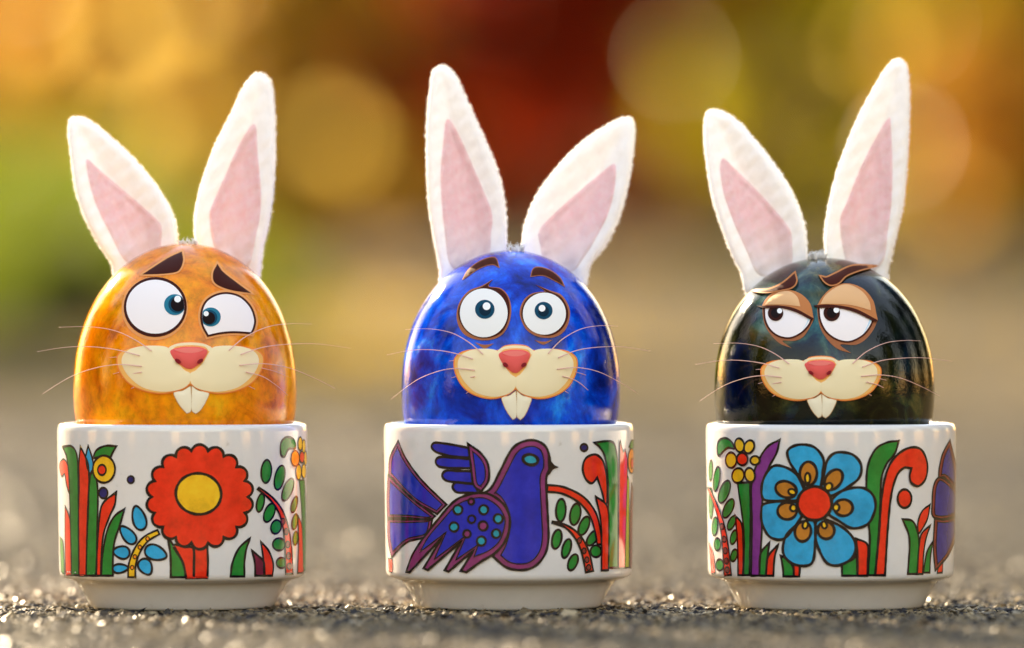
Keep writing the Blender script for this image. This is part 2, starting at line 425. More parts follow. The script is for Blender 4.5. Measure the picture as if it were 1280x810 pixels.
CUP_PROFILE = [(0, .0006), (14.5, .0006), (15.2, .0), (17.3, .0), (17.9, .12), (18.2, .5), (18.7, 1.4), (19.4, 2.7), (20.2, 4.0), (20.9, 5.0), (21.8, 5.5), (23.0, 5.78),
               (23.65, 6.1), (24.02, 6.6), (24.12, 7.3), (24.2, 12), (24.3, 18), (24.4, 24), (24.5, 30), (24.55, 34.6), (24.5, 35.3), (24.25, 35.85), (23.85, 36.1), (23.4, 36.05), (23.05, 35.7),
               (22.85, 35.0), (22.75, 33), (22.6, 28), (22.2, 20), (20.5, 14), (16, 10.5), (8, 9.2), (0, 9.0)]
def cup_R(z): return np.interp(z*1000, [6.1, 6.6, 7.3, 12, 18, 24, 30, 34.6], [23.65, 24.02, 24.12, 24.2, 24.3, 24.4, 24.5, 24.55])/1000

def lathe(profile, seg=128):
    V = []; Fc = []; prof = []
    for i, (r, z) in enumerate(profile): prof.append((r/1000, z/1000))
    rings = []
    for r, z in prof:
        if r == 0: rings.append([len(V)]); V.append((0, 0, z))
        else:
            rings.append(list(range(len(V), len(V)+seg)))
            V += [(r*math.cos(6.283185*k/seg), r*math.sin(6.283185*k/seg), z) for k in range(seg)]
    for A, B in zip(rings, rings[1:]):
        for k in range(seg):
            k2 = (k+1) % seg
            if len(A) == 1: Fc.append((A[0], B[k2], B[k]))
            elif len(B) == 1: Fc.append((A[k], A[k2], B[0]))
            else: Fc.append((A[k], A[k2], B[k2], B[k]))
    return V, Fc

INK = {}
def ink_build(nt, b, c):                               # uneven ink under a slightly wavy glaze
    n1 = noise(nt, 320, 5, .65); n2 = noise(nt, 70, 2, .5)
    r = ramp(nt, [(.28, tuple(v*.72 for v in c)), (.5, c), (.72, tuple(min(.95, v*1.22+.008) for v in c))], n1.outputs[0])
    nt.links.new(r.outputs[0], b.inputs['Base Color']); bump(nt, b, n2.outputs[0], .10, .0006)
def ink(name, rgb):
    if name not in INK:
        c = tuple(min(.9, v*1.25) for v in lin(rgb))
        INK[name] = mat('print_'+name, c, .16, .5, build=lambda nt, b, c=c: ink_build(nt, b, c))
    return INK[name]
for nm, rgb in dict(black=(14, 8, 14), red=(214, 42, 16), green=(26, 118, 42), yellow=(222, 172, 26), blue=(32, 148, 196), navy=(22, 24, 92), purple=(118, 40, 128),
                    bird_blue=(20, 32, 160), plum=(122, 44, 96), teal=(22, 138, 158), brown=(170, 108, 32), orange=(232, 128, 24), lime=(150, 160, 30), wine=(104, 24, 52),
                    wing_blue=(40, 34, 120), rust=(120, 44, 40)).items(): ink(nm, rgb)

class Printer:
    """flat glazed print on the wall of one cup, traced in zoomed photo pixels"""
    def __init__(self, root, centre, x0, y0, s):
        self.root, self.c, self.x0, self.y0, self.s = root, centre, x0, y0, s
        self.backV, self.backF, self.backM, self.backmats, self.order = [], [], [], [], 0
    def px(self, P): return np.stack([self.x0 + P[:, 0]/self.s, self.y0 + P[:, 1]/self.s], 1)
    def map(self, P, off): return on_revolved(self.px(P), self.c, cup_R, off, .03, snap=True)
    def unroll(self, P):
        q = self.map(P, 0.); return np.stack([np.arctan2(q[:, 0], -q[:, 1])*24.3, q[:, 2]*1000], 1)       # millimetres round and up the wall
    def roll(self, Q, off):
        th = Q[:, 0]/24.3; z = Q[:, 1]/1000; r = cup_R(z)+off; return np.stack([r*np.sin(th), -r*np.cos(th), z], 1)
    def shape(self, name, pts, fill, line=9, parent=None, raw=False, line_ink='black', layer=0):
        P = self.unroll(np.array(pts, float) if raw else smooth_line(pts))
        D = []                                                     # no edge longer than 0.7 mm, none shorter than 0.02 mm
        for i in range(len(P)):
            q, r_ = P[i], P[(i+1) % len(P)]; L = np.linalg.norm(r_-q)
            if L > .02: D += [q+(r_-q)*k/max(1, math.ceil(L/.7)) for k in range(max(1, math.ceil(L/.7)))]
        P = np.array(D); self.order += 1
        off = .00003 + .00005*layer + .0000005*self.order
        V2, Fc = fill2(P, .95)
        V = list(self.roll(V2, off)); fm = [0]*len(Fc)
        if line:
            n = normals2(P); k = len(P); b = len(V); hw = line/2/self.s*CAM_D/F*1000
            wob = 1 + .10*np.sin(np.cumsum(np.linalg.norm(np.roll(P, -1, 0)-P, axis=1))*2.1 + self.order)
            R1 = P + n*hw*wob[:, None]; R2 = P - n*hw*wob[:, None]
            V += list(self.roll(R1, off+.00002)) + list(self.roll(R2, off+.00002))
            Fc = list(Fc) + [(b+i, b+(i+1) % k, b+k+(i+1) % k, b+k+i) for i in range(k)]; fm += [1]*k
        return self.make(name, V, Fc, [INK[fill], INK[line_ink]], fm, parent)
    def make(self, name, V, Fc, mats, fm, parent):
        V = np.array(V); FF = []
        for f in Fc:                                   # turn every face outwards
            p = V[list(f)[:3]]; nn = np.cross(p[1]-p[0], p[2]-p[0])
            FF.append(tuple(f) if nn @ np.array([p[0][0], p[0][1], 0]) > 0 else tuple(f)[::-1])
        b = len(self.backV); self.backV += [(-v[0], -v[1], v[2]) for v in V]
        self.backF += [tuple(i+b for i in f) for f in FF]
        for m in mats:
            if m not in self.backmats: self.backmats.append(m)
        self.backM += [self.backmats.index(mats[i]) for i in fm]
        return mesh_obj(name, V, FF, mats, parent or self.root, fm)
    def stroke(self, name, pts, width, fill, line=8, parent=None, layer=0):
        P = smooth_line(pts, closed=False); n = normals2(P, False)
        if np.isscalar(width): width = (width, width)
        wd = np.interp(np.linspace(0, 1, len(P)), np.linspace(0, 1, len(width)), width)[:, None]/2
        return self.shape(name, np.concatenate([P+n*wd, (P-n*wd)[::-1]]), fill, line, parent, raw=True, layer=layer)
    def oval(self, name, x, y, rx, ry, rot, fill, line=8, parent=None, layer=0, drop=0):
        t = np.linspace(0, 6.283185, 29)[:-1]; r = math.radians(rot)
        u = rx*np.cos(t)*(1 + drop*np.sin(t)); v = ry*np.sin(t)        # drop > 0: narrow end upwards
        P = np.stack([x + u*math.cos(r) - v*math.sin(r), y + u*math.sin(r) + v*math.cos(r)], 1)
        return self.shape(name, P, fill, line, parent, raw=True, layer=layer)
    def finish(self):
        o = mesh_obj('reverse_print', self.backV, self.backF, self.backmats, self.root, self.backM)
        return o

CUPS = []
def cup(px, label):
    c = ((px-CX)/F*CAM_D, 0, 0)
    root = empty('egg_cup', c, label, 'egg cup', 'porcelain egg cups in a row')
    V, Fc = lathe(CUP_PROFILE)
    mesh_obj('bowl', V, Fc, M_PORC, root)
    CUPS.append(c)
    return root, c

# --- cup with the red flower
root, c = cup(228, 'white porcelain egg cup printed with a big red flower with yellow centre')
p = Printer(root, c, 50, 520, 3.117)
p.shape('leaf_print', [(76, 190), (92, 168), (108, 190), (114, 240), (116, 300), (104, 270), (96, 225), (84, 235)], 'red', 7)
p.shape('leaf_print', [(98, 350, 1), (116, 400), (122, 500), (124, 620, 1), (100, 620, 1), (98, 480)], 'red', 7)
p.shape('leaf_print', [(78, 470, 1), (90, 490), (96, 620, 1), (82, 605, 1)], 'green', 6)
p.shape('leaf_print', [(88, 120, 1), (120, 117), (140, 138), (148, 190), (150, 320), (153, 620, 1), (123, 620, 1), (119, 420), (113, 240), (104, 160)], 'green')
p.shape('leaf_print', [(178, 160, 1), (188, 116, 1), (200, 150), (208, 190), (200, 225), (186, 205)], 'blue', 8)
p.shape('leaf_print', [(206, 212), (222, 255), (226, 330), (223, 450), (221, 622, 1), (181, 622, 1), (183, 480), (188, 330), (195, 240)], 'green')
p.shape('leaf_print', [(158, 120, 1), (176, 155), (190, 200), (190, 330), (183, 500), (180, 622, 1), (152, 622, 1), (150, 420), (153, 280), (152, 190)], 'red')
p.shape('leaf_print', [(206, 165, 1), (222, 132), (258, 116), (298, 118, 1), (285, 140), (268, 168), (235, 160)], 'green')
f = p.oval('flower_print', 250, 207, 43, 53, 0, 'yellow', 9, layer=1)
p.oval('flower_center', 243, 210, 16, 20, 0, 'red', 8, f, 2)
p.oval('dot_print', 247, 300, 17, 21, 0, 'navy', 8)
p.oval('dot_print', 354, 248, 13, 14, 0, 'navy', 7)
p.shape('leaf_print', [(297, 297, 1), (292, 345), (272, 390), (248, 460), (240, 540), (237, 622, 1), (218, 622, 1), (224, 510), (232, 400), (246, 340)], 'red')
p.shape('leaf_print', [(330, 362, 1), (312, 425), (291, 490), (285, 560), (285, 622, 1), (240, 622, 1), (245, 540), (262, 450), (290, 392)], 'green', layer=1)
sp = p.stroke('sprig_print', [(358, 628), (361, 575), (383, 518), (415, 478), (462, 452)], (28, 26, 24, 18), 'yellow', 8, layer=1)
for x_, y_ in ((360, 590), (371, 548), (390, 511), (420, 478)): p.oval('sprig_seed', x_, y_, 7, 8, 0, 'orange', 4, sp, 2)
for a_ in ((386, 397, 25, 48, -16), (343, 463, 22, 42, -40), (318, 531, 24, 32, -80), (314, 594, 17, 30, 85), (452, 533, 28, 44, 110), (412, 588, 25, 33, 150)):
    p.oval('sprig_leaf', *a_, 'blue', 9, sp, 1, drop=.25)
p.shape('leaf_print', [(497, 470, 1), (520, 505), (556, 570), (568, 628, 1), (510, 628, 1), (508, 540)], 'green')
p.shape('stem_print', [(520, 505), (560, 510), (598, 520), (600, 632, 1), (570, 632, 1), (556, 570)], 'red')
p.shape('stem_print', [(600, 510, 1), (652, 508, 1), (654, 570), (652, 631, 1), (598, 631, 1)], 'red')
t = np.linspace(0, 6.283185, 18*9+1)[:-1]; k = 18
sc = np.abs(np.sin(t*k/2)); P = np.stack([622 + (186+22*sc**.7)*np.cos(t), 315 + (182+22*sc**.7)*np.sin(t)], 1)
f = p.shape('flower_print', P, 'red', 11, raw=True, layer=2)
p.oval('flower_center', 617, 303, 88, 80, 8, 'yellow', 11, f, 3)
p.shape('leaf_print', [(818, 475, 1), (803, 520), (796, 570), (796, 625, 1), (742, 625, 1), (750, 570), (775, 515)], 'green')
p.shape('leaf_print', [(825, 524, 1), (850, 545), (872, 570), (875, 622, 1), (838, 622, 1), (836, 570)], 'wine')
p.shape('leaf_print', [(860, 490, 1), (890, 525), (908, 575), (905, 622, 1), (873, 622, 1), (870, 560)], 'red')
sp = p.stroke('sprig_print', [(850, 282), (900, 322), (935, 370), (955, 430), (966, 510), (970, 615)], (8, 14, 18, 24, 28), 'red', 9, layer=1)
for x_, y_ in ((945, 410), (957, 450), (963, 500), (967, 545), (969, 585)): p.oval('sprig_seed', x_, y_, 8, 12, 0, 'rust', 5, sp, 2)
for a_ in ((881, 216, 20, 45, 4), (933, 240, 19, 48, 12), (965, 287, 18, 46, 22), (858, 338, 14, 36, 12), (893, 377, 19, 38, 22), (919, 432, 20, 27, 15), (930, 500, 24, 24, 0), (940, 572, 20, 20, 0),
           (990, 345, 11, 32, 15), (992, 412, 11, 30, 10), (995, 476, 10, 26, 5)): p.oval('sprig_leaf', *a_, 'green', 8, sp)
p.shape('leaf_print', [(938, 150), (938, 105), (960, 82), (988, 92), (994, 125), (968, 128), (952, 158)], 'green')
f = p.oval('flower_print', 1018, 160, 9, 22, 0, 'red', 6, layer=2)
for a_ in ((993, 165, 16, 30, 0), (1012, 108, 8, 26, 0), (1026, 118, 6, 26, 0), (1006, 218, 10, 30, 0), (1026, 215, 8, 28, 0), (1032, 165, 5, 28, 0)): p.oval('petal', *a_, 'orange' if a_[0] < 1000 else 'yellow', 6, f, 1)
p.shape('stem_print', [(1010, 250, 1), (1030, 250, 1), (1034, 400), (1033, 600, 1), (1022, 610, 1), (1020, 400)], 'green', 6)
p.shape('leaf_print', [(1004, 388, 1), (1018, 430), (1024, 610, 1), (1002, 612, 1), (1006, 500)], 'red', 6, layer=1)
p.finish()

# --- cup with the bird
root, c = cup(636, 'white porcelain egg cup printed with a blue and plum bird')
p = Printer(root, c, 460, 520, 3.117)
def banded(name, pts, inset, band='plum', inner='bird_blue', line=9, layer=0, parent=None):
    o = p.shape(name, pts, band, line, parent, layer=layer)
    P = smooth_line(pts); Q = offset(P, -inset)
    Q = Q[(seg_dist(Q, P) > inset*.75) & inside(Q, P)]
    if len(Q) > 6: p.shape('inner_print', Q, inner, line*.5, o if parent is None else parent, raw=True, layer=layer+1)
    return o
banded('tail_print', [(118, 97, 1), (148, 165), (210, 250), (306, 345, 1), (270, 382, 1), (175, 325), (80, 225, 1), (86, 160)], 11)
banded('tail_print', [(78, 230, 1), (120, 272), (190, 335), (262, 390, 1), (240, 405), (160, 398), (76, 396, 1), (74, 320)], 11)
banded('tail_print', [(76, 402, 1), (160, 404), (252, 400, 1), (232, 466), (160, 488), (120, 520), (92, 552, 1), (78, 480)], 11)
p.shape('leaf_print', [(80, 555, 1), (95, 560), (96, 610, 1), (82, 605, 1)], 'red', 6)
fw = banded('wing_print', [(390, 108, 1), (440, 145), (468, 190), (470, 250), (442, 294, 1), (412, 268), (402, 200)], 15, layer=1)
for pts in ([(248, 120), (262, 104), (330, 112), (396, 125, 1), (398, 162, 1), (330, 157), (268, 141)], [(264, 176), (280, 160), (340, 163), (398, 168, 1), (412, 203, 1), (335, 203), (278, 197)],
            [(290, 230), (305, 213), (350, 214), (406, 215, 1), (408, 263, 1), (340, 258), (302, 250)], [(330, 276), (345, 258), (380, 262), (415, 266, 1), (432, 299, 1), (380, 299), (345, 296)]):
    p.shape('feather_print', pts, 'bird_blue', 10, fw)
bd = banded('bird_print', [(440, 305, 1), (480, 280), (520, 205), (560, 130), (600, 101), (650, 95), (690, 118), (706, 160), (706, 205), (694, 240), (695, 300), (700, 400), (702, 480), (688, 540), (650, 585), (600, 600),
                           (540, 590), (488, 548, 1), (520, 480), (530, 400), (500, 330)], 24, layer=2, line=10)
p.shape('beak_print', [(700, 160, 1), (722, 190), (739, 199, 1), (720, 207), (704, 228, 1)], 'black', 3, bd, layer=3)
p.oval('eye_print', 632, 170, 29, 20, 12, 'teal', 12, bd, 5)
wing = [(153, 606, 1), (175, 545), (212, 485), (270, 410), (335, 335), (395, 306), (460, 301), (512, 328), (545, 370), (553, 420), (538, 480), (500, 530), (440, 568), (385, 608, 1), (364, 603, 1), (414, 522, 1),
        (316, 606, 1), (302, 600, 1), (366, 488, 1), (236, 600, 1), (220, 593, 1), (292, 472, 1), (166, 608, 1)]
lw = p.shape('wing_print', wing, 'plum', 10, layer=4)
p.shape('inner_print', [(206, 530, 1), (240, 470), (290, 410), (345, 350), (400, 324), (455, 320), (505, 350), (532, 395), (530, 440), (510, 490), (470, 525), (415, 548, 1), (432, 500, 1), (345, 560, 1), (385, 465, 1), (262, 558, 1), (308, 452, 1)], 'bird_blue', 5, lw, layer=5)
for x_, y_, r_, cc_ in ((404, 333, 11, 'plum'), (353, 365, 17, 'teal'), (452, 365, 17, 'teal'), (406, 402, 14, 'bird_blue'), (338, 432, 17, 'teal'), (450, 428, 17, 'plum'), (508, 400, 17, 'teal'), (388, 459, 14, 'plum'), (500, 458, 16, 'teal'), (443, 487, 17, 'teal')):
    p.oval('wing_spot', x_, y_, r_, r_*1.05, 0, cc_, 9, lw, 6)
sp = p.stroke('sprig_print', [(718, 414), (770, 430), (815, 470), (845, 530), (862, 606)], (6, 10, 22, 28, 30), 'red', 9, layer=1)
for x_, y_ in ((822, 485), (840, 525), (851, 560), (858, 590)): p.oval('sprig_seed', x_, y_, 8, 11, 0, 'rust', 5, sp, 2)
for a_ in ((751, 367, 19, 44, 3), (807, 383, 20, 42, 10), (841, 428, 18, 38, 22), (875, 475, 17, 34, 35), (735, 480, 18, 38, 12), (773, 516, 16, 38, 16), (798, 570, 17, 33, 22), (887, 527, 21, 23, 0)): p.oval('sprig_leaf', *a_, 'green', 9, sp)
p.stroke('branch_print', [(698, 282), (760, 290), (828, 325), (872, 378), (892, 440), (900, 500)], (26, 26, 28, 26, 22, 16), 'red', 9, layer=1)
p.oval('dot_print', 841, 123, 14, 14, 0, 'navy', 8)
p.shape('curl_print', [(836, 205), (848, 165), (885, 150), (914, 175), (928, 230), (931, 310), (926, 370, 1), (912, 300), (892, 240, 1), (872, 262), (848, 246)], 'red', 10)
p.shape('leaf_print', [(880, 103, 1), (948, 100), (966, 140), (972, 220), (972, 400), (972, 590, 1), (932, 592, 1), (934, 400), (934, 250), (922, 160), (902, 122)], 'green', layer=1)
p.shape('leaf_print', [(885, 313, 1), (930, 355), (936, 460), (934, 600, 1), (908, 602, 1), (906, 420)], 'red', layer=2)
p.shape('leaf_print', [(980, 95, 1), (992, 140), (1000, 130, 1), (1008, 180), (1004, 350), (998, 592, 1), (974, 592, 1), (976, 300)], 'red', 6, layer=2)
p.shape('leaf_print', [(1006, 220, 1), (1016, 260), (1016, 590, 1), (999, 592, 1), (1003, 400)], 'lime', 6)
f = p.oval('flower_print', 1025, 175, 13, 48, 0, 'orange', 6, layer=1); p.oval('flower_center', 1027, 185, 5, 20, 0, 'red', 5, f, 2)
p.shape('leaf_print', [(1016, 120, 1), (1026, 95), (1036, 100), (1030, 130)], 'green', 6)
p.shape('leaf_print', [(1026, 260, 1), (1032, 300), (1030, 590, 1), (1019, 592, 1), (1020, 400)], 'rust', 5)
p.finish()

# --- cup with the blue flower
root, c = cup(1038.5, 'white porcelain egg cup printed with a big blue seven petal flower')
p = Printer(root, c, 860, 520, 3.117)
sp = p.stroke('sprig_print', [(80, 280), (110, 350), (135, 430), (148, 520), (156, 620)], (6, 14, 22, 28), 'red', 8, layer=1)
for x_, y_ in ((134, 430), (143, 480), (148, 525), (152, 565), (155, 600)): p.oval('sprig_seed', x_, y_, 8, 12, 0, 'rust', 5, sp, 2)
for a_ in ((112, 245, 12, 48, 8), (142, 295, 19, 46, 20), (158, 360, 17, 40, 25), (171, 416, 13, 30, 25), (105, 430, 11, 36, 5), (115, 500, 13, 24, 0), (124, 580, 15, 22, 0), (89, 212, 7, 40, 2), (179, 472, 12, 28, 15), (180, 543, 12, 24, 15), (90, 340, 8, 60, 0)):
    p.oval('sprig_leaf', *a_, 'green', 8, sp)
p.shape('leaf_print', [(82, 490, 1), (100, 540), (106, 610, 1), (92, 615, 1)], 'red', 6)
p.shape('leaf_print', [(120, 155), (114, 125), (122, 95), (145, 86), (168, 98), (182, 126), (158, 124), (138, 138)], 'green')
p.shape('leaf_print', [(185, 388, 1), (210, 422), (216, 520), (215, 620, 1), (196, 620, 1), (194, 500)], 'red')
p.shape('stem_print', [(194, 262, 1), (242, 258, 1), (244, 400), (240, 620, 1), (217, 620, 1), (218, 450)], 'green')
p.shape('leaf_print', [(358, 92, 1), (345, 145), (318, 195), (298, 250), (290, 340), (288, 450), (278, 622, 1), (247, 622, 1), (250, 420), (248, 270), (268, 190), (308, 122)], 'purple')
f = p.oval('flower_print', 214, 168, 21, 24, 0, 'red', 9, layer=3)
for a_ in ((203, 114, 18, 27, -10), (240, 120, 19, 26, 20), (263, 173, 18, 17, 0), (243, 230, 19, 28, -10), (197, 232, 23, 29, 10), (170, 172, 21, 30, 0)): p.oval('petal', *a_, 'yellow', 9, f, 2)
p.shape('leaf_print', [(318, 492, 1), (310, 550), (303, 622, 1), (280, 622, 1), (282, 540)], 'green')
p.shape('leaf_print', [(352, 500, 1), (338, 550), (333, 622, 1), (305, 622, 1), (312, 550)], 'red')
p.shape('leaf_print', [(362, 545, 1), (395, 562), (410, 590), (412, 625, 1), (372, 625, 1), (370, 590)], 'green')
p.shape('leaf_print', [(404, 560, 1), (434, 576), (434, 625, 1), (412, 625, 1), (412, 590)], 'red')
f = p.oval('flower_print', 494, 340, 66, 66, 0, 'red', 12, layer=6)
for pts in ([(390, 135), (430, 112), (490, 120), (527, 165), (525, 220), (512, 290), (470, 300), (430, 230), (398, 180)], [(528, 235), (545, 170), (580, 142), (640, 150), (673, 190), (666, 240), (620, 278), (560, 310), (520, 300)],
            [(570, 315), (620, 285), (680, 280), (720, 310), (728, 360), (700, 420), (640, 437), (590, 410), (545, 375)], [(555, 410), (610, 440), (650, 490), (642, 548), (592, 580), (545, 575), (515, 530), (497, 470), (505, 400)],
            [(425, 425), (382, 470), (372, 530), (400, 570), (450, 584), (485, 570), (495, 510), (492, 410)], [(300, 342), (400, 330), (450, 370), (410, 440), (370, 480), (320, 470), (292, 420), (288, 370)],
            [(290, 310), (292, 260), (315, 212), (350, 192), (410, 215), (445, 265), (450, 320), (380, 332), (305, 328)]): p.shape('petal', pts, 'blue', 11, f, layer=3)
for a_ in ((470, 224, 33, 46, 0), (567, 248, 30, 44, 35), (605, 357, 36, 32, 0), (538, 445, 32, 34, -15), (449, 450, 31, 39, 10), (388, 370, 37, 33, 0), (384, 286, 42, 31, 20)): p.oval('inner_petal', *a_, 'brown', 11, f, 4)
for a_ in ((467, 242, 10, 20, 0), (548, 276, 13, 16, 35), (577, 356, 12, 14, 0), (531, 424, 10, 14, -15), (458, 424, 10, 15, 10), (412, 358, 12, 13, 0), (408, 296, 15, 11, 20)): p.oval('petal_spot', *a_, 'yellow', 9, f, 5)
p.shape('leaf_print', [(600, 575, 1), (640, 560), (657, 540, 1), (660, 622, 1), (600, 622, 1)], 'green')
p.shape('leaf_print', [(655, 478, 1), (698, 500), (700, 560), (698, 622, 1), (660, 622, 1), (660, 540)], 'red', layer=1)
p.shape('leaf_print', [(820, 97, 1), (805, 145), (772, 188), (752, 250), (746, 400), (730, 620, 1), (700, 620, 1), (708, 480), (698, 380), (694, 290), (700, 195), (730, 130), (775, 103)], 'green', layer=1)
p.shape('curl_print', [(775, 212), (810, 155), (860, 124), (905, 130), (929, 180), (925, 240), (898, 272), (870, 262), (862, 235), (868, 204, 1), (840, 202), (812, 232), (790, 310), (776, 450), (766, 620, 1), (728, 620, 1), (742, 470), (754, 310)], 'red', 10, layer=2)
p.oval('dot_print', 843, 322, 27, 36, 0, 'red', 10)
p.shape('leaf_print', [(835, 402, 1), (872, 408), (890, 440), (900, 500), (895, 615, 1), (856, 615, 1), (862, 480)], 'green')
p.shape('leaf_print', [(942, 345, 1), (932, 400), (908, 446), (896, 455), (896, 410), (912, 370)], 'red', 8)
p.shape('leaf_print', [(943, 425, 1), (925, 480), (916, 540), (913, 615, 1), (892, 615, 1), (898, 520), (908, 460)], 'red', 8, layer=1)
p.shape('leaf_print', [(952, 490, 1), (944, 550), (941, 610, 1), (916, 610, 1), (930, 530)], 'green', 8)
banded('tail_print', [(1020, 92, 1), (988, 155), (976, 235), (1000, 240), (1047, 290, 1), (1044, 200)], 11, 'rust', 'wing_blue', 8)
banded('tail_print', [(976, 240), (956, 272), (950, 340), (954, 392), (1000, 400), (1047, 385, 1), (1046, 300), (1010, 255)], 11, 'rust', 'wing_blue', 8)
banded('tail_print', [(960, 400, 1), (1000, 404), (1045, 394, 1), (1044, 465), (1015, 540), (962, 602, 1), (955, 510)], 11, 'rust', 'wing_blue', 8)
p.shape('leaf_print', [(992, 565, 1), (990, 610, 1), (970, 612, 1), (975, 590)], 'red', 7)
p.finish()

# ------------------------------------------------------------------ eggs
def egg_build(kind):
    def f(nt, b):
        tc = nt.nodes.new('ShaderNodeTexCoord').outputs['Object']
        mp = nt.nodes.new('ShaderNodeMapping'); mp.inputs['Scale'].default_value = (1, 1, .85); nt.links.new(tc, mp.inputs[0]); v = mp.outputs[0]
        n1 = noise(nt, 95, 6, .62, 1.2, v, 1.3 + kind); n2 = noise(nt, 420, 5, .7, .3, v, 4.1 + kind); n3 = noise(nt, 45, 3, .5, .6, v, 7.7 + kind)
        if kind == 0:
            r1 = ramp(nt, [(.32, (.54, .11, .002)), (.44, (.78, .22, .002)), (.56, (.85, .30, .002)), (.68, (.78, .36, .006))], n1.outputs[0])
            r2 = ramp(nt, [(.36, (.88, .66, .5)), (.48, (1, 1, 1)), (.62, (1.0, 1.06, 1.0))], n3.outputs[0])
        elif kind == 1:
            r1 = ramp(nt, [(.34, (.0005, .008, .15)), (.46, (.0005, .03, .46)), (.57, (.001, .085, .76)), (.70, (.02, .28, .92))], n1.outputs[0])
            r2 = ramp(nt, [(.35, (.65, .65, .72)), (.5, (1, 1, 1)), (.68, (1.2, 1.35, 1.1))], n3.outputs[0])
        else:
            r1 = ramp(nt, [(.40, (.001, .0015, .001)), (.49, (.005, .007, .002)), (.57, (.026, .024, .003)), (.67, (.12, .062, .006))], n1.outputs[0])
            r2 = ramp(nt, [(.35, (.5, .6, .5)), (.5, (1, 1, 1)), (.57, (.9, 1.6, 5)), (.67, (.7, 4.2, 40))], n3.outputs[0])  # teal patches in the colour stand in for blue sky reflected by the shell
        r3 = ramp(nt, [(.32, (.55, .55, .55)), (.5, (1, 1, 1)), (.66, (1.25, 1.25, 1.25))], n2.outputs[0])
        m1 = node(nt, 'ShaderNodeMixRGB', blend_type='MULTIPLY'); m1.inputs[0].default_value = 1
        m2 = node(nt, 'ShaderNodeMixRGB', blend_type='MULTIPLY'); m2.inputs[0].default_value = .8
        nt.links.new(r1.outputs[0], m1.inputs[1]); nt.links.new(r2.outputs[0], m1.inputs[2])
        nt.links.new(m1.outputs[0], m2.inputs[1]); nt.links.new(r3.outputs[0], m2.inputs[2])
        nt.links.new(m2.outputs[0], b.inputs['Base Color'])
        n4 = noise(nt, 1700, 2, .5, 0, tc); ad = node(nt, 'ShaderNodeMath', operation='MULTIPLY_ADD'); ad.inputs[1].default_value = .35
        nt.links.new(n4.outputs[0], ad.inputs[0]); nt.links.new(n2.outputs[0], ad.inputs[2])
        bp = bump(nt, b, ad.outputs[0], .14, .0008); bp.inputs['Strength'].default_value = .10; nt.links.new(bp.outputs[0], b.inputs['Coat Normal'])
    return f
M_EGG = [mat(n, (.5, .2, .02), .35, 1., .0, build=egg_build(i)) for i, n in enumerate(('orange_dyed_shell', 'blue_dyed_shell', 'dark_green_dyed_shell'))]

def paint(name, rgb, rough=.55, coat=0., gain=1.0):
    return mat('paint_'+name, tuple(min(.93, v*gain) for v in lin(rgb)), rough, coat, .08)
PT = {k: paint(k, v) for k, v in dict(white=(250, 240, 240), white2=(240, 240, 238), dark=(64, 26, 18), tan=(232, 160, 96), teal=(40, 118, 145), deep_teal=(18, 70, 96), pupil=(26, 14, 14), deep_pupil=(12, 40, 58),
      cream=(255, 233, 192), amber=(255, 190, 105), orange=(240, 140, 65), nose=(234, 100, 96), nose_light=(242, 130, 122), nostril=(130, 30, 40), tooth=(255, 240, 214), tooth_line=(200, 160, 110),
      brown=(165, 105, 70), lash=(70, 28, 16), lid=(190, 122, 72), lid_light=(226, 178, 128), iris_brown=(58, 24, 16), glint=(255, 255, 255), shade=(190, 222, 240), whisker=(236, 190, 180)).items()}

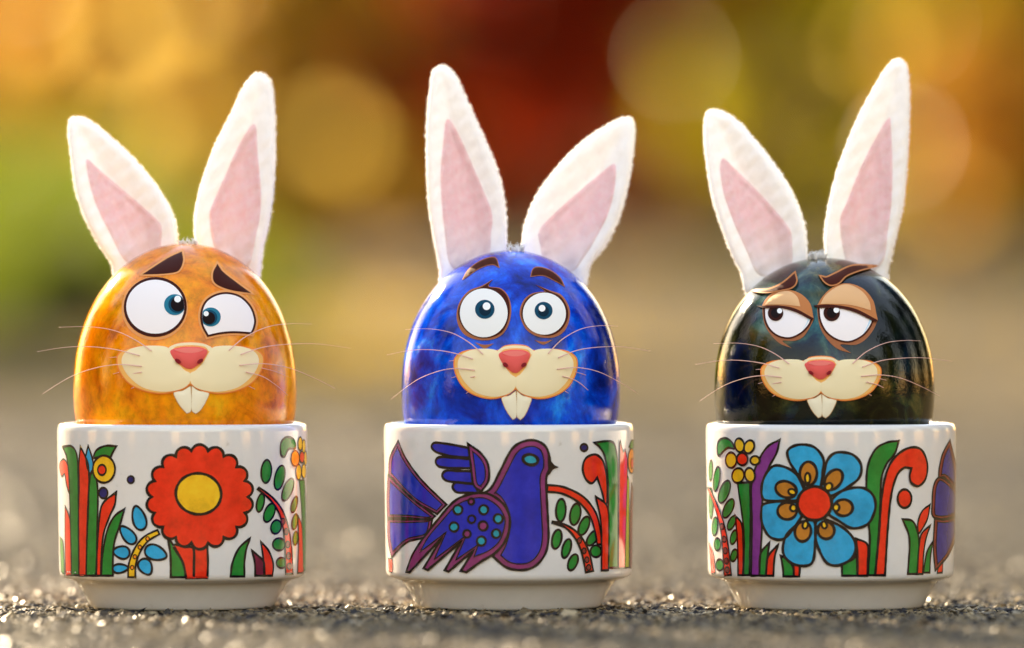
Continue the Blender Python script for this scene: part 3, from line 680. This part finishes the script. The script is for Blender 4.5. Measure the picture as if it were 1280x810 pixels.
class Face:
    """raised painted shapes on the front of one egg"""
    def __init__(self, root, centre, R, x0, y0, s): self.root, self.c, self.R, self.x0, self.y0, self.s = root, centre, R, x0, y0, s
    def px(self, P): return np.stack([self.x0 + P[:, 0]/self.s, self.y0 + P[:, 1]/self.s], 1)
    def map(self, P, off): return on_revolved(self.px(P), self.c, self.R, off, .03)
    def shape(self, name, pts, m, layer, parent=None, raw=False, grow=0, dome=0, domew=40):
        P = np.array(pts, float) if raw else smooth_line(pts)
        if grow: P = offset(P, grow)
        V2, Fc = fill2(P, 12)
        off = .00006 + .00007*layer
        d = seg_dist(V2, P)
        o_ = off + dome*(1-(1-np.clip(d/domew, 0, 1))**2) if dome else off
        V = list(self.map(V2, o_)); Fc = list(Fc); n = len(V); k = len(P)
        V += list(self.map(P, off)) + list(self.map(P, -.0001))           # the edge down to the shell
        Fc += [(n+i, n+(i+1) % k, n+k+(i+1) % k, n+k+i) for i in range(k)]
        o = mesh_obj(name, V, Fc, PT[m], parent or self.root, smooth=True)
        bm = bmesh.new(); bm.from_mesh(o.data)
        bm.verts.ensure_lookup_table()
        for f in bm.faces:
            if len(f.verts) == 3 and f.normal.y > 0: f.normal_flip()
        bm.to_mesh(o.data); bm.free()
        return o
    def oval(self, name, x, y, rx, ry, rot, m, layer, parent=None, clip=None, dome=0):
        t = np.linspace(0, 6.283185, 37)[:-1]; r = math.radians(rot); u, v = rx*np.cos(t), ry*np.sin(t)
        P = np.stack([x + u*math.cos(r) - v*math.sin(r), y + u*math.sin(r) + v*math.cos(r)], 1)
        if clip is not None:                            # keep the disc inside the white of the eye
            ce = np.array([x, y]); Q = []
            for q in P:
                for f_ in np.linspace(1, 0, 41):
                    if inside(np.array([ce+(q-ce)*f_]), clip)[0]: Q.append(ce+(q-ce)*f_); break
            P = np.array(Q)
        return self.shape(name, P, m, layer, parent, raw=True, dome=dome)
    def whisker(self, pts, w=2.6):
        P = smooth_line(pts, closed=False, n=9); pxs = self.px(P)
        y0 = self.map(P[:1], .0006)[0][1]
        s = np.linspace(0, 1, len(P))
        y = self.c[1] + y0 - .0004 - .0015*np.sin(s*3.14) + s*.010
        W = on_plane(pxs, y) - np.array(self.c)
        rad = (w/2/self.s/F*CAM_D)*np.interp(s, [0, .3, 1], [1, .8, .22])
        v, f = tube_geo(W, rad, 6)
        mesh_obj('whisker', v, f, PT['whisker'], self.root)

MUZ = [(328, 527), (340, 500), (378, 481), (440, 474), (505, 476), (535, 478), (565, 462), (616, 457), (667, 462), (697, 478), (727, 476), (792, 474), (854, 481), (892, 500), (904, 527), (894, 572), (858, 620), (800, 650),
       (728, 662), (660, 650), (616, 626, 1), (572, 650), (504, 662), (432, 650), (374, 620), (338, 572)]
CHEEK = [(352, 530), (368, 500), (410, 482), (470, 477), (522, 482), (540, 502), (562, 540), (592, 572), (613, 584), (613, 608), (598, 630), (560, 645), (500, 649), (435, 634), (390, 602), (362, 566)]
BRIDGE = [(532, 482), (565, 466), (616, 461), (667, 466), (700, 482), (690, 496), (672, 478), (616, 472), (560, 478), (542, 496)]
NOSE = [(540, 492), (575, 480), (616, 477), (657, 480), (682, 492), (678, 512), (656, 540), (628, 561), (612, 564), (594, 558), (562, 535), (544, 512)]
NOSEL = [(556, 490), (590, 483), (616, 481), (650, 484), (666, 492), (640, 500), (616, 502), (585, 500)]
TOOTH1 = [(553, 655), (585, 650), (617, 632, 1), (621, 690), (618, 728), (603, 737, 1), (580, 712), (563, 685)]
TOOTH2 = [(623, 632, 1), (650, 650), (688, 655), (676, 692), (656, 724), (638, 738, 1), (623, 726), (622, 690)]
WH = [[(465, 494), (400, 450), (320, 415), (220, 400), (105, 402)], [(418, 512), (330, 490), (230, 478), (130, 480), (20, 497)], [(427, 554), (340, 547), (250, 560), (150, 595), (40, 662)], [(427, 577), (370, 590), (310, 630), (255, 695)],
      [(767, 492), (830, 440), (920, 400), (1010, 388), (1090, 390)], [(813, 508), (900, 480), (1000, 468), (1110, 467), (1240, 483)], [(808, 550), (900, 544), (1000, 560), (1100, 600), (1180, 640)], [(833, 576), (900, 595), (960, 635), (997, 668)],
      [(330, 518), (290, 522), (240, 532)], [(338, 578), (300, 588), (250, 600)], [(892, 560), (950, 575), (1010, 600)], [(396, 636), (372, 648), (352, 662)], [(845, 632), (880, 650), (905, 672)]]
def muzzle(fc, tx, ty, sx, sy):
    T = lambda L: [((q[0]-616)*sx+tx, (q[1]-457)*sy+ty) + tuple(q[2:]) for q in L]
    mir = lambda L: [(1232-q[0], q[1]) + tuple(q[2:]) for q in L]
    for L in (TOOTH1, TOOTH2): 
        o = fc.shape('tooth', T(L), 'tooth_line', 1, grow=2.2); fc.shape('tooth_enamel', T(L), 'tooth', 2, o, dome=.0002, domew=20)
    mz = fc.shape('muzzle', T(MUZ), 'orange', 3)
    fc.shape('muzzle_shade', T(MUZ), 'amber', 4, mz, grow=-4.5)
    for L in (CHEEK, mir(CHEEK)): fc.shape('cheek', T(L), 'cream', 5, mz, grow=3.5, dome=.0002, domew=40)
    fc.shape('nose_bridge', T(BRIDGE), 'cream', 5, mz)
    ns = fc.shape('nose', T(NOSE), 'nose', 7, dome=.0005, domew=30)
    fc.shape('nose_shine', T(NOSEL), 'nose_light', 14, ns)
    for x_, r_ in ((568, 35), (655, -35)):
        q = T([(x_, 534)])[0]; fc.oval('nostril', q[0], q[1], 13*sx, 7.5*sy, r_, 'nostril', 14, ns)
    for L in WH: fc.whisker(T(L), 4.4 if len(L) > 3 else 2.6)

def egg_root(px, half, top, wide, mi, label):
    c = ((px-CX)/F*CAM_D, 0, 0)
    k = CAM_D/F; zw = CAM_H - (wide-CY)*k; at = (wide-top)*k; R0 = half*k; ab = .0262
    def R(z):
        u = np.abs(np.where(z > zw, (z-zw)/at, (z-zw)/ab)); return R0*np.sqrt(np.clip(1-np.clip(u, 0, 1)**2.17, 0, 1))
    root = empty('bunny_egg', c, label, 'egg', 'painted bunny eggs')
    th = np.linspace(-math.pi/2, math.pi/2, 90)
    zz = np.where(np.sin(th) > 0, zw+at*np.sin(th), zw+ab*np.sin(th)); rr = R(zz); rr[0] = rr[-1] = 0
    V, Fc = lathe([(r*1000, z*1000) for r, z in zip(rr, zz)], 128)
    mesh_obj('shell', V, Fc, M_EGG[mi], root)
    return root, c, R

# ---- felt ears
def felt(nt, b, c1, c2, tr, fade=False):
    tc = nt.nodes.new('ShaderNodeTexCoord').outputs['Object']
    n1 = noise(nt, 900, 3, .7, vec=tc); n2 = noise(nt, 130, 4, .6, .8, vec=tc)
    r = ramp(nt, [(.3, c1), (.65, c2)], n1.outputs[0])
    if fade:                                        # the pink dye fades out to white towards the foot of the lining
        sx = nt.nodes.new('ShaderNodeSeparateXYZ'); nt.links.new(tc, sx.inputs[0])
        fr = ramp(nt, [(.0, (1, 1, 1)), (1., (0, 0, 0))]); mr = nt.nodes.new('ShaderNodeMapRange'); mr.inputs[1].default_value = .066; mr.inputs[2].default_value = .077
        nt.links.new(sx.outputs[2], mr.inputs[0]); nt.links.new(mr.outputs[0], fr.inputs[0])
        fx = node(nt, 'ShaderNodeMixRGB', blend_type='MIX'); fx.inputs[2].default_value = (.92, .84, .84, 1)
        nt.links.new(fr.outputs[0], fx.inputs[0]); nt.links.new(r.outputs[0], fx.inputs[1]); r = fx
    nt.links.new(r.outputs[0], b.inputs['Base Color'])
    b.inputs['Sheen Weight'].default_value = .5; b.inputs['Sheen Roughness'].default_value = .4
    ad = node(nt, 'ShaderNodeMath', operation='MULTIPLY_ADD'); ad.inputs[1].default_value = .25
    nt.links.new(n1.outputs[0], ad.inputs[0]); nt.links.new(n2.outputs[0], ad.inputs[2])
    bp = bump(nt, b, ad.outputs[0], .2, .0016)
    t = nt.nodes.new('ShaderNodeBsdfTranslucent'); nt.links.new(r.outputs[0], t.inputs[0]); nt.links.new(bp.outputs[0], t.inputs['Normal'])
    mx = nt.nodes.new('ShaderNodeMixShader'); mx.inputs[0].default_value = tr
    out = nt.nodes['Material Output']
    nt.links.new(b.outputs[0], mx.inputs[1]); nt.links.new(t.outputs[0], mx.inputs[2]); nt.links.new(mx.outputs[0], out.inputs[0])
M_FELT = mat('white_felt', (.86, .86, .87), .95, 0, .1, build=lambda nt, b: felt(nt, b, (.90, .90, .93), (.95, .95, .97), .2))
M_PINK = mat('pink_felt', (.8, .5, .5), .95, 0, .1, build=lambda nt, b: felt(nt, b, (.96, .62, .66), (.98, .74, .77), .3, True))
M_FUZZ = leaf_mat('white_fuzz', [(.93, .93, .94), (.96, .96, .96)], .4, .9)

def wrinkle(P, seed):
    return .00020*np.sin(P[:, 0]*.21+P[:, 1]*.10+seed) * np.sin(P[:, 1]*.17-P[:, 0]*.05+seed*2) + .00006*np.sin(P[:, 0]*.5+P[:, 1]*.33+seed*3)

def ear(root, c, out, inn, y, seed):
    """out, inn: outlines in photo pixels; a padded felt ear standing behind the egg top"""
    k = CAM_D/F
    P = smooth_line(out, n=10); P = P + np.stack([np.sin(np.arange(len(P))*2.3+seed), np.cos(np.arange(len(P))*1.7+seed)], 1)*.35
    V2, Fc = fill2(P, 3.6); d = seg_dist(V2, P)
    Pi = smooth_line(inn, n=10)
    bot = P[:, 1].max(); top = P[:, 1].min()
    def front(Q, dd):
        pad = .0011*np.sqrt(np.clip(1-(1-np.clip(dd/9, 0, 1))**2, 0, 1))
        bowl = .0030*np.clip((dd-8)/30, 0, 1)**1.3
        lean = .005*((bot-Q[:, 1])/(bot-top))**2
        return y + lean - pad + bowl + wrinkle(Q, seed)*np.clip(dd/10, 0, 1)
    yf = front(V2, d); yb = yf + .0022*np.sqrt(np.clip(1-(1-np.clip(d/9, 0, 1))**2, 0, 1))*1.2 + .0001
    A = on_plane(V2, yf)-np.array(c); B = on_plane(V2, yb)-np.array(c); n = len(V2)
    FF = []
    for f in Fc:
        a_ = (V2[f[1]]-V2[f[0]]); b_ = (V2[f[2]]-V2[f[0]])
        if a_[0]*b_[1]-a_[1]*b_[0] > 0: f = f[::-1]
        FF.append(tuple(f))
    # edge band joins front and back
    ed = {}
    for f in FF:
        for i in range(3):
            e_ = (f[i], f[(i+1) % 3]); ed[e_] = 1
    band = [(b_, a_, a_+n, b_+n) for (a_, b_) in ed if (b_, a_) not in ed]
    e = mesh_obj('ear', list(A)+list(B), FF + [tuple(i+n for i in f[::-1]) for f in FF] + band, M_FELT, root)
    # pink lining
    Vi, Fi = fill2(Pi, 3.6); di = seg_dist(Vi, P); dl = seg_dist(Vi, Pi)
    yi = front(Vi, di) - .0001 - .00045*np.sqrt(np.clip(1-(1-np.clip(dl/5, 0, 1))**2, 0, 1)) + .00035*np.exp(-((dl-7)/2.0)**2)
    I = on_plane(Vi, yi)-np.array(c)
    FI = []
    for f in Fi:
        a_ = (Vi[f[1]]-Vi[f[0]]); b_ = (Vi[f[2]]-Vi[f[0]])
        FI.append(tuple(f[::-1]) if a_[0]*b_[1]-a_[1]*b_[0] > 0 else tuple(f))
    mesh_obj('inner_ear', I, FI, M_PINK, e)
    # short fibres round the edge and over the front
    m1 = 1500; i = rng.integers(0, len(P), m1); nn = normals2(P)*(1 if area2(P) > 0 else -1)
    nn /= np.linalg.norm(nn, axis=1, keepdims=True)
    b0 = P[i] + (np.roll(P, -1, 0)[i]-P[i])*rng.uniform(0, 1, (m1, 1)) - nn[i]*1.5
    ln = rng.uniform(.8, 2.6, m1)[:, None]+1.2; b1 = b0 + nn[i]*ln + rng.normal(0, .8, (m1, 2))
    tg = np.stack([-nn[i][:, 1], nn[i][:, 0]], 1)*.35
    yy = front(b0, np.full(m1, .8)) + .0006
    W = np.stack([on_plane(b0-tg, yy), on_plane(b0+tg, yy), on_plane(b1, yy+rng.normal(0, .0003, m1))], 1).reshape(-1, 3) - np.array(c)
    z = fast_mesh('fuzz', W, np.arange(m1*3).reshape(-1, 3), M_FUZZ, e); z['kind'] = 'stuff'
    return e

def tuft(root, c, x0, x1, y0, y1, y):
    n = 30; V = []; Fc = []
    for i in range(n):
        bx = x0 + (x1-x0)*rng.uniform(); P = np.array([[bx, y1+4], [bx+rng.normal(0, 1), (y0+y1)/2], [bx+rng.normal(0, 3.2), y0+rng.uniform(-5, 1)+6*rng.uniform()**2]])
        W = on_plane(P, y + rng.normal(0, .0006) + np.array([0, .0002, -.0004])) - np.array(c)
        v, f = tube_geo(W, [.00022, .00015, .00003], 4); b = len(V); V += list(v); Fc += [tuple(q+b for q in g) for g in f]
    o = mesh_obj('fur_tuft', V, Fc, mat('white_fur', (.95, .95, .95), .9, 0, .05), root); o['kind'] = 'stuff'

def Z(x0, y0, s, pts): return [(x0+q[0]/s, y0+q[1]/s) + tuple(q[2:]) for q in pts]

# ---------------- orange egg
root, c, R = egg_root(231.5, 139.5, 304, 488, 0, 'orange marbled bunny egg with worried crossed teal eyes')
e1 = [(75, 215), (95, 206), (125, 210), (165, 235), (220, 280), (290, 345), (350, 415), (400, 490), (430, 560), (438, 630), (440, 690), (400, 760), (300, 800), (240, 775), (220, 735), (214, 700), (180, 650), (130, 560), (95, 460), (78, 350), (68, 250)]
i1 = [(133, 348), (175, 385), (240, 440), (310, 500), (365, 550), (383, 575), (381, 640), (376, 700), (310, 715), (255, 685), (215, 610), (170, 520), (143, 440), (130, 370)]
e2 = [(695, 62), (718, 58), (740, 70), (757, 105), (766, 200), (768, 330), (760, 470), (745, 570), (726, 650), (717, 735), (700, 790), (600, 770), (510, 700), (497, 640), (496, 540), (515, 440), (560, 310), (610, 210), (660, 105)]
i2 = [(697, 230), (707, 330), (718, 450), (715, 540), (703, 600), (692, 660), (670, 715), (600, 700), (560, 640), (545, 540), (560, 490), (600, 400), (650, 290)]
ear(root, c, Z(60, 70, 2.7, e1), Z(60, 70, 2.7, i1), .004, 1.0); ear(root, c, Z(60, 70, 2.7, e2), Z(60, 70, 2.7, i2), .005, 2.2)
tuft(root, c, 221, 246, 299, 306, -.0015)
fc = Face(root, c, R, 40, 280, 3.115)
dk = fc.oval('eye', 478, 329, 129, 124, -8, 'tan', 1)
fc.oval('eye_rim', 480, 323, 123, 117, -8, 'dark', 2, dk)
WHT = np.stack([480+113*np.cos(np.linspace(0, 6.2832, 49)[:-1]), 322+105*np.sin(np.linspace(0, 6.2832, 49)[:-1])], 1)
fc.shape('eye_white', WHT, 'white', 3, dk, raw=True)
fc.oval('iris', 556, 314, 42, 41, 0, 'teal', 4, dk, WHT); fc.oval('iris_ring', 565, 313, 34, 33, 0, 'deep_teal', 5, dk, WHT); fc.oval('pupil', 568, 312, 28, 28, 0, 'pupil', 6, dk, WHT); fc.oval('glint', 567, 292, 13, 13, 0, 'glint', 7, dk)
wr = [(687, 431, 1), (667, 390), (664, 345), (680, 305), (715, 281), (760, 273), (810, 287), (848, 325), (864, 370), (861, 400), (852, 421, 1), (790, 417), (735, 421)]
dk = fc.shape('eye', wr, 'tan', 1, grow=16); fc.shape('eye_rim', wr, 'dark', 2, dk, grow=8); fc.shape('eye_white', wr, 'white', 3, dk)
WP = smooth_line(wr)
fc.oval('iris', 696, 362, 39, 37, 0, 'teal', 4, dk, WP); fc.oval('iris_ring', 692, 364, 30, 29, 0, 'deep_teal', 5, dk, WP); fc.oval('pupil', 689, 366, 24, 24, 0, 'pupil', 6, dk, WP); fc.oval('glint', 678, 349, 10, 10, 0, 'glint', 7, dk)
for L in ([(430, 196, 1), (470, 170), (530, 132), (583, 107, 1), (588, 140), (578, 172), (558, 187), (500, 194)], [(722, 155, 1), (745, 187), (800, 230), (853, 269, 1), (780, 258), (728, 240), (707, 220), (706, 188)]):
    o = fc.shape('eyebrow', L, 'tan', 1, grow=7); fc.shape('brow_hair', L, 'dark', 2, o, dome=.0002, domew=18)
muzzle(fc, 616, 457, 1, 1)

# ---------------- blue egg
root, c, R = egg_root(638.5, 136.5, 313, 488, 1, 'glossy blue bunny egg with wide staring eyes and thin raised brows')
e1 = [(108, 75), (135, 58), (160, 66), (185, 95), (215, 160), (260, 260), (300, 350), (330, 440), (345, 530), (348, 600), (345, 680), (310, 760), (200, 810), (140, 800), (130, 765), (129, 720), (115, 650), (95, 530), (87, 400), (87, 250), (98, 130)]
i1 = [(150, 236), (165, 236), (200, 300), (240, 390), (270, 460), (300, 540), (297, 610), (287, 690), (230, 730), (165, 710), (146, 600), (136, 500), (133, 400), (142, 300)]
e2 = [(700, 240), (730, 228), (755, 230), (766, 260), (763, 330), (748, 440), (715, 560), (670, 650), (625, 705), (612, 760), (595, 800), (480, 790), (410, 710), (400, 660), (402, 610), (420, 540), (460, 460), (530, 370), (610, 295)]
i2 = [(695, 378), (705, 388), (700, 460), (680, 540), (640, 620), (600, 685), (560, 730), (480, 715), (457, 640), (455, 595), (500, 545), (560, 490), (630, 430)]
ear(root, c, Z(500, 60, 2.6125, e1), Z(500, 60, 2.6125, i1), .004, 3.1); ear(root, c, Z(500, 60, 2.6125, e2), Z(500, 60, 2.6125, i2), .005, 4.4)
tuft(root, c, 631, 657, 306, 314, -.0015)
fc = Face(root, c, R, 440, 280, 3.115)
o = fc.shape('eye', [(407, 350), (420, 302), (455, 260), (505, 240), (549, 215, 1), (533, 242), (578, 250), (608, 280), (620, 330), (612, 385), (587, 428), (545, 450), (490, 451), (440, 432), (414, 395)], 'brown', 1)
fc.shape('eye_rim', [(413, 345), (428, 300), (460, 264), (507, 244), (547, 217, 1), (530, 243), (576, 253), (605, 284), (614, 335), (603, 390), (575, 428), (520, 445), (465, 432), (428, 395)], 'lash', 2, o)
WP = np.stack([513+93*np.cos(np.linspace(0, 6.2832, 49)[:-1]), 346+95*np.sin(np.linspace(0, 6.2832, 49)[:-1])], 1)
fc.shape('eye_white', WP, 'white2', 3, o, raw=True)
fc.oval('iris', 517, 332, 38, 37, 0, 'deep_teal', 4, o); fc.oval('pupil', 518, 334, 23, 23, 0, 'deep_pupil', 5, o); fc.oval('glint', 524, 320, 15, 15, 0, 'glint', 6, o)
o = fc.shape('eye', [(653, 342), (668, 297), (702, 270), (752, 262, 1), (717, 237, 1), (772, 259), (815, 276), (845, 322), (847, 370), (826, 418), (785, 441), (730, 440), (685, 417), (662, 382)], 'brown', 1)
fc.shape('eye_rim', [(659, 345), (674, 300), (706, 273), (757, 263, 1), (722, 239, 1), (772, 263), (812, 282), (838, 325), (840, 368), (815, 412), (775, 434), (730, 430), (690, 408), (668, 380)], 'lash', 2, o)
fc.oval('eye_white', 749, 349, 84, 82, 0, 'white2', 3, o)
fc.oval('iris', 746, 337, 35, 34, 0, 'deep_teal', 4, o); fc.oval('pupil', 746, 339, 21, 21, 0, 'deep_pupil', 5, o); fc.oval('glint', 740, 328, 13, 13, 0, 'glint', 6, o)
for L in ([(478, 460, 1), (515, 470), (553, 465, 1), (516, 484)], [(710, 452, 1), (746, 458), (782, 450, 1), (746, 469)]): fc.shape('eye_bag', L, 'brown', 1)
for L in ([(432, 214, 1), (452, 180), (492, 148), (535, 131), (560, 134), (572, 168, 1), (545, 157), (500, 170), (462, 194)], [(697, 203, 1), (705, 176), (728, 168), (770, 180), (808, 208), (826, 241, 1), (790, 220), (745, 200)]):
    o = fc.shape('eyebrow', L, 'brown', 1, grow=2.5); fc.shape('brow_hair', L, 'lash', 2, o, grow=-1, dome=.0002, domew=12)
muzzle(fc, 637, 468, .842, 1.045)

# ---------------- dark green egg
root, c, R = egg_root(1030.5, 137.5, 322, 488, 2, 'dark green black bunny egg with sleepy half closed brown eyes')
e1 = [(62, 210), (85, 202), (120, 210), (170, 245), (240, 325), (310, 420), (355, 505), (383, 590), (390, 680), (385, 740), (350, 790), (250, 820), (190, 800), (178, 760), (172, 730), (150, 690), (110, 590), (75, 470), (55, 330), (53, 250)]
i1 = [(110, 362), (120, 362), (170, 410), (240, 480), (310, 560), (335, 597), (340, 640), (337, 710), (290, 745), (228, 738), (190, 660), (150, 570), (118, 480), (105, 400)]
e2 = [(655, 55), (685, 35), (710, 50), (720, 90), (724, 200), (718, 350), (705, 500), (680, 620), (655, 720), (650, 765), (620, 800), (520, 780), (455, 730), (447, 670), (447, 600), (460, 510), (490, 390), (540, 260), (600, 140)]
i2 = [(655, 228), (662, 260), (667, 380), (664, 500), (652, 600), (640, 690), (600, 730), (530, 720), (505, 650), (497, 560), (520, 500), (560, 400), (610, 300)]
ear(root, c, Z(860, 60, 2.6125, e1), Z(860, 60, 2.6125, i1), .004, 5.3); ear(root, c, Z(860, 60, 2.6125, e2), Z(860, 60, 2.6125, i2), .005, 6.1)
tuft(root, c, 1011, 1032, 314, 322, -.0015)
fc = Face(root, c, R, 840, 280, 3.115)
def sleepy(wp, outer, lid, light, rim, ix, iy, ir, gx, gy, gr, shade):
    o = fc.shape('eye', outer, 'brown', 1)
    fc.shape('eye_rim', wp, 'lash', 2, o, grow=7)
    fc.shape('eye_white', wp, 'white', 3, o); WP = smooth_line(wp)
    fc.shape('eye_shade', shade, 'shade', 4, o)
    fc.oval('iris', ix, iy, ir, ir, 0, 'iris_brown', 5, o, WP); fc.oval('pupil', ix, iy, ir*.6, ir*.6, 0, 'pupil', 6, o, WP); fc.oval('glint', gx, gy, gr, gr, 0, 'glint', 7, o)
    fc.shape('eyelid', lid, 'lid', 6, o); fc.shape('eyelid_light', light, 'lid_light', 7, o, dome=.0003, domew=25)
    fc.shape('lash_line', rim, 'lash', 8, o)
sleepy([(362, 326, 1), (420, 324), (480, 338), (541, 366, 1), (528, 394), (500, 422), (460, 440), (418, 434), (385, 410), (366, 372)],
       [(352, 322, 1), (450, 300), (553, 370, 1), (535, 405), (510, 440), (475, 455), (430, 455), (466, 483, 1), (425, 468), (392, 440), (365, 400), (354, 360)],
       [(350, 320, 1), (366, 290), (398, 264), (440, 254), (498, 270), (538, 310), (552, 372, 1), (485, 336), (420, 322)],
       [(360, 314, 1), (385, 285), (420, 264), (458, 262), (488, 284), (500, 321, 1), (430, 313)],
       [(330, 319, 1), (360, 318), (420, 317), (482, 330), (553, 368, 1), (540, 372), (480, 342), (420, 326), (360, 327)],
       403, 347, 30, 419, 338, 10, [(498, 348, 1), (540, 367, 1), (510, 410), (528, 372)])
sleepy([(575, 326, 1), (650, 328), (720, 344), (782, 368, 1), (766, 402), (737, 434), (690, 455), (642, 446), (602, 416), (580, 372)],
       [(565, 320, 1), (680, 300), (800, 376, 1), (785, 410), (755, 448), (715, 470), (655, 470), (698, 503, 1), (645, 486), (605, 450), (578, 405), (568, 360)],
       [(566, 316, 1), (588, 280), (628, 245), (682, 231), (742, 250), (782, 295), (795, 345), (802, 378, 1), (722, 340), (650, 322)],
       [(578, 311, 1), (600, 275), (645, 243), (690, 236), (740, 262), (768, 300), (775, 336, 1), (700, 316), (640, 311)],
       [(552, 317, 1), (600, 313), (660, 318), (722, 333), (803, 375, 1), (790, 380), (720, 346), (650, 327), (575, 326)],
       622, 346, 32, 640, 335, 11, [(738, 348, 1), (782, 368, 1), (745, 428), (768, 372)])
for L in ([(318, 259, 1), (380, 253), (430, 230), (478, 190, 1), (484, 222), (466, 246), (410, 259), (360, 264)], [(579, 203, 1), (602, 207), (640, 190), (705, 162), (795, 163, 1), (735, 178), (680, 200), (650, 228), (620, 237), (596, 225)]):
    o = fc.shape('eyebrow', L, 'lid', 9, grow=5); fc.shape('brow_hair', L, 'lash', 10, o, grow=-1, dome=.0002, domew=14)
muzzle(fc, 580, 513, .82, .86)
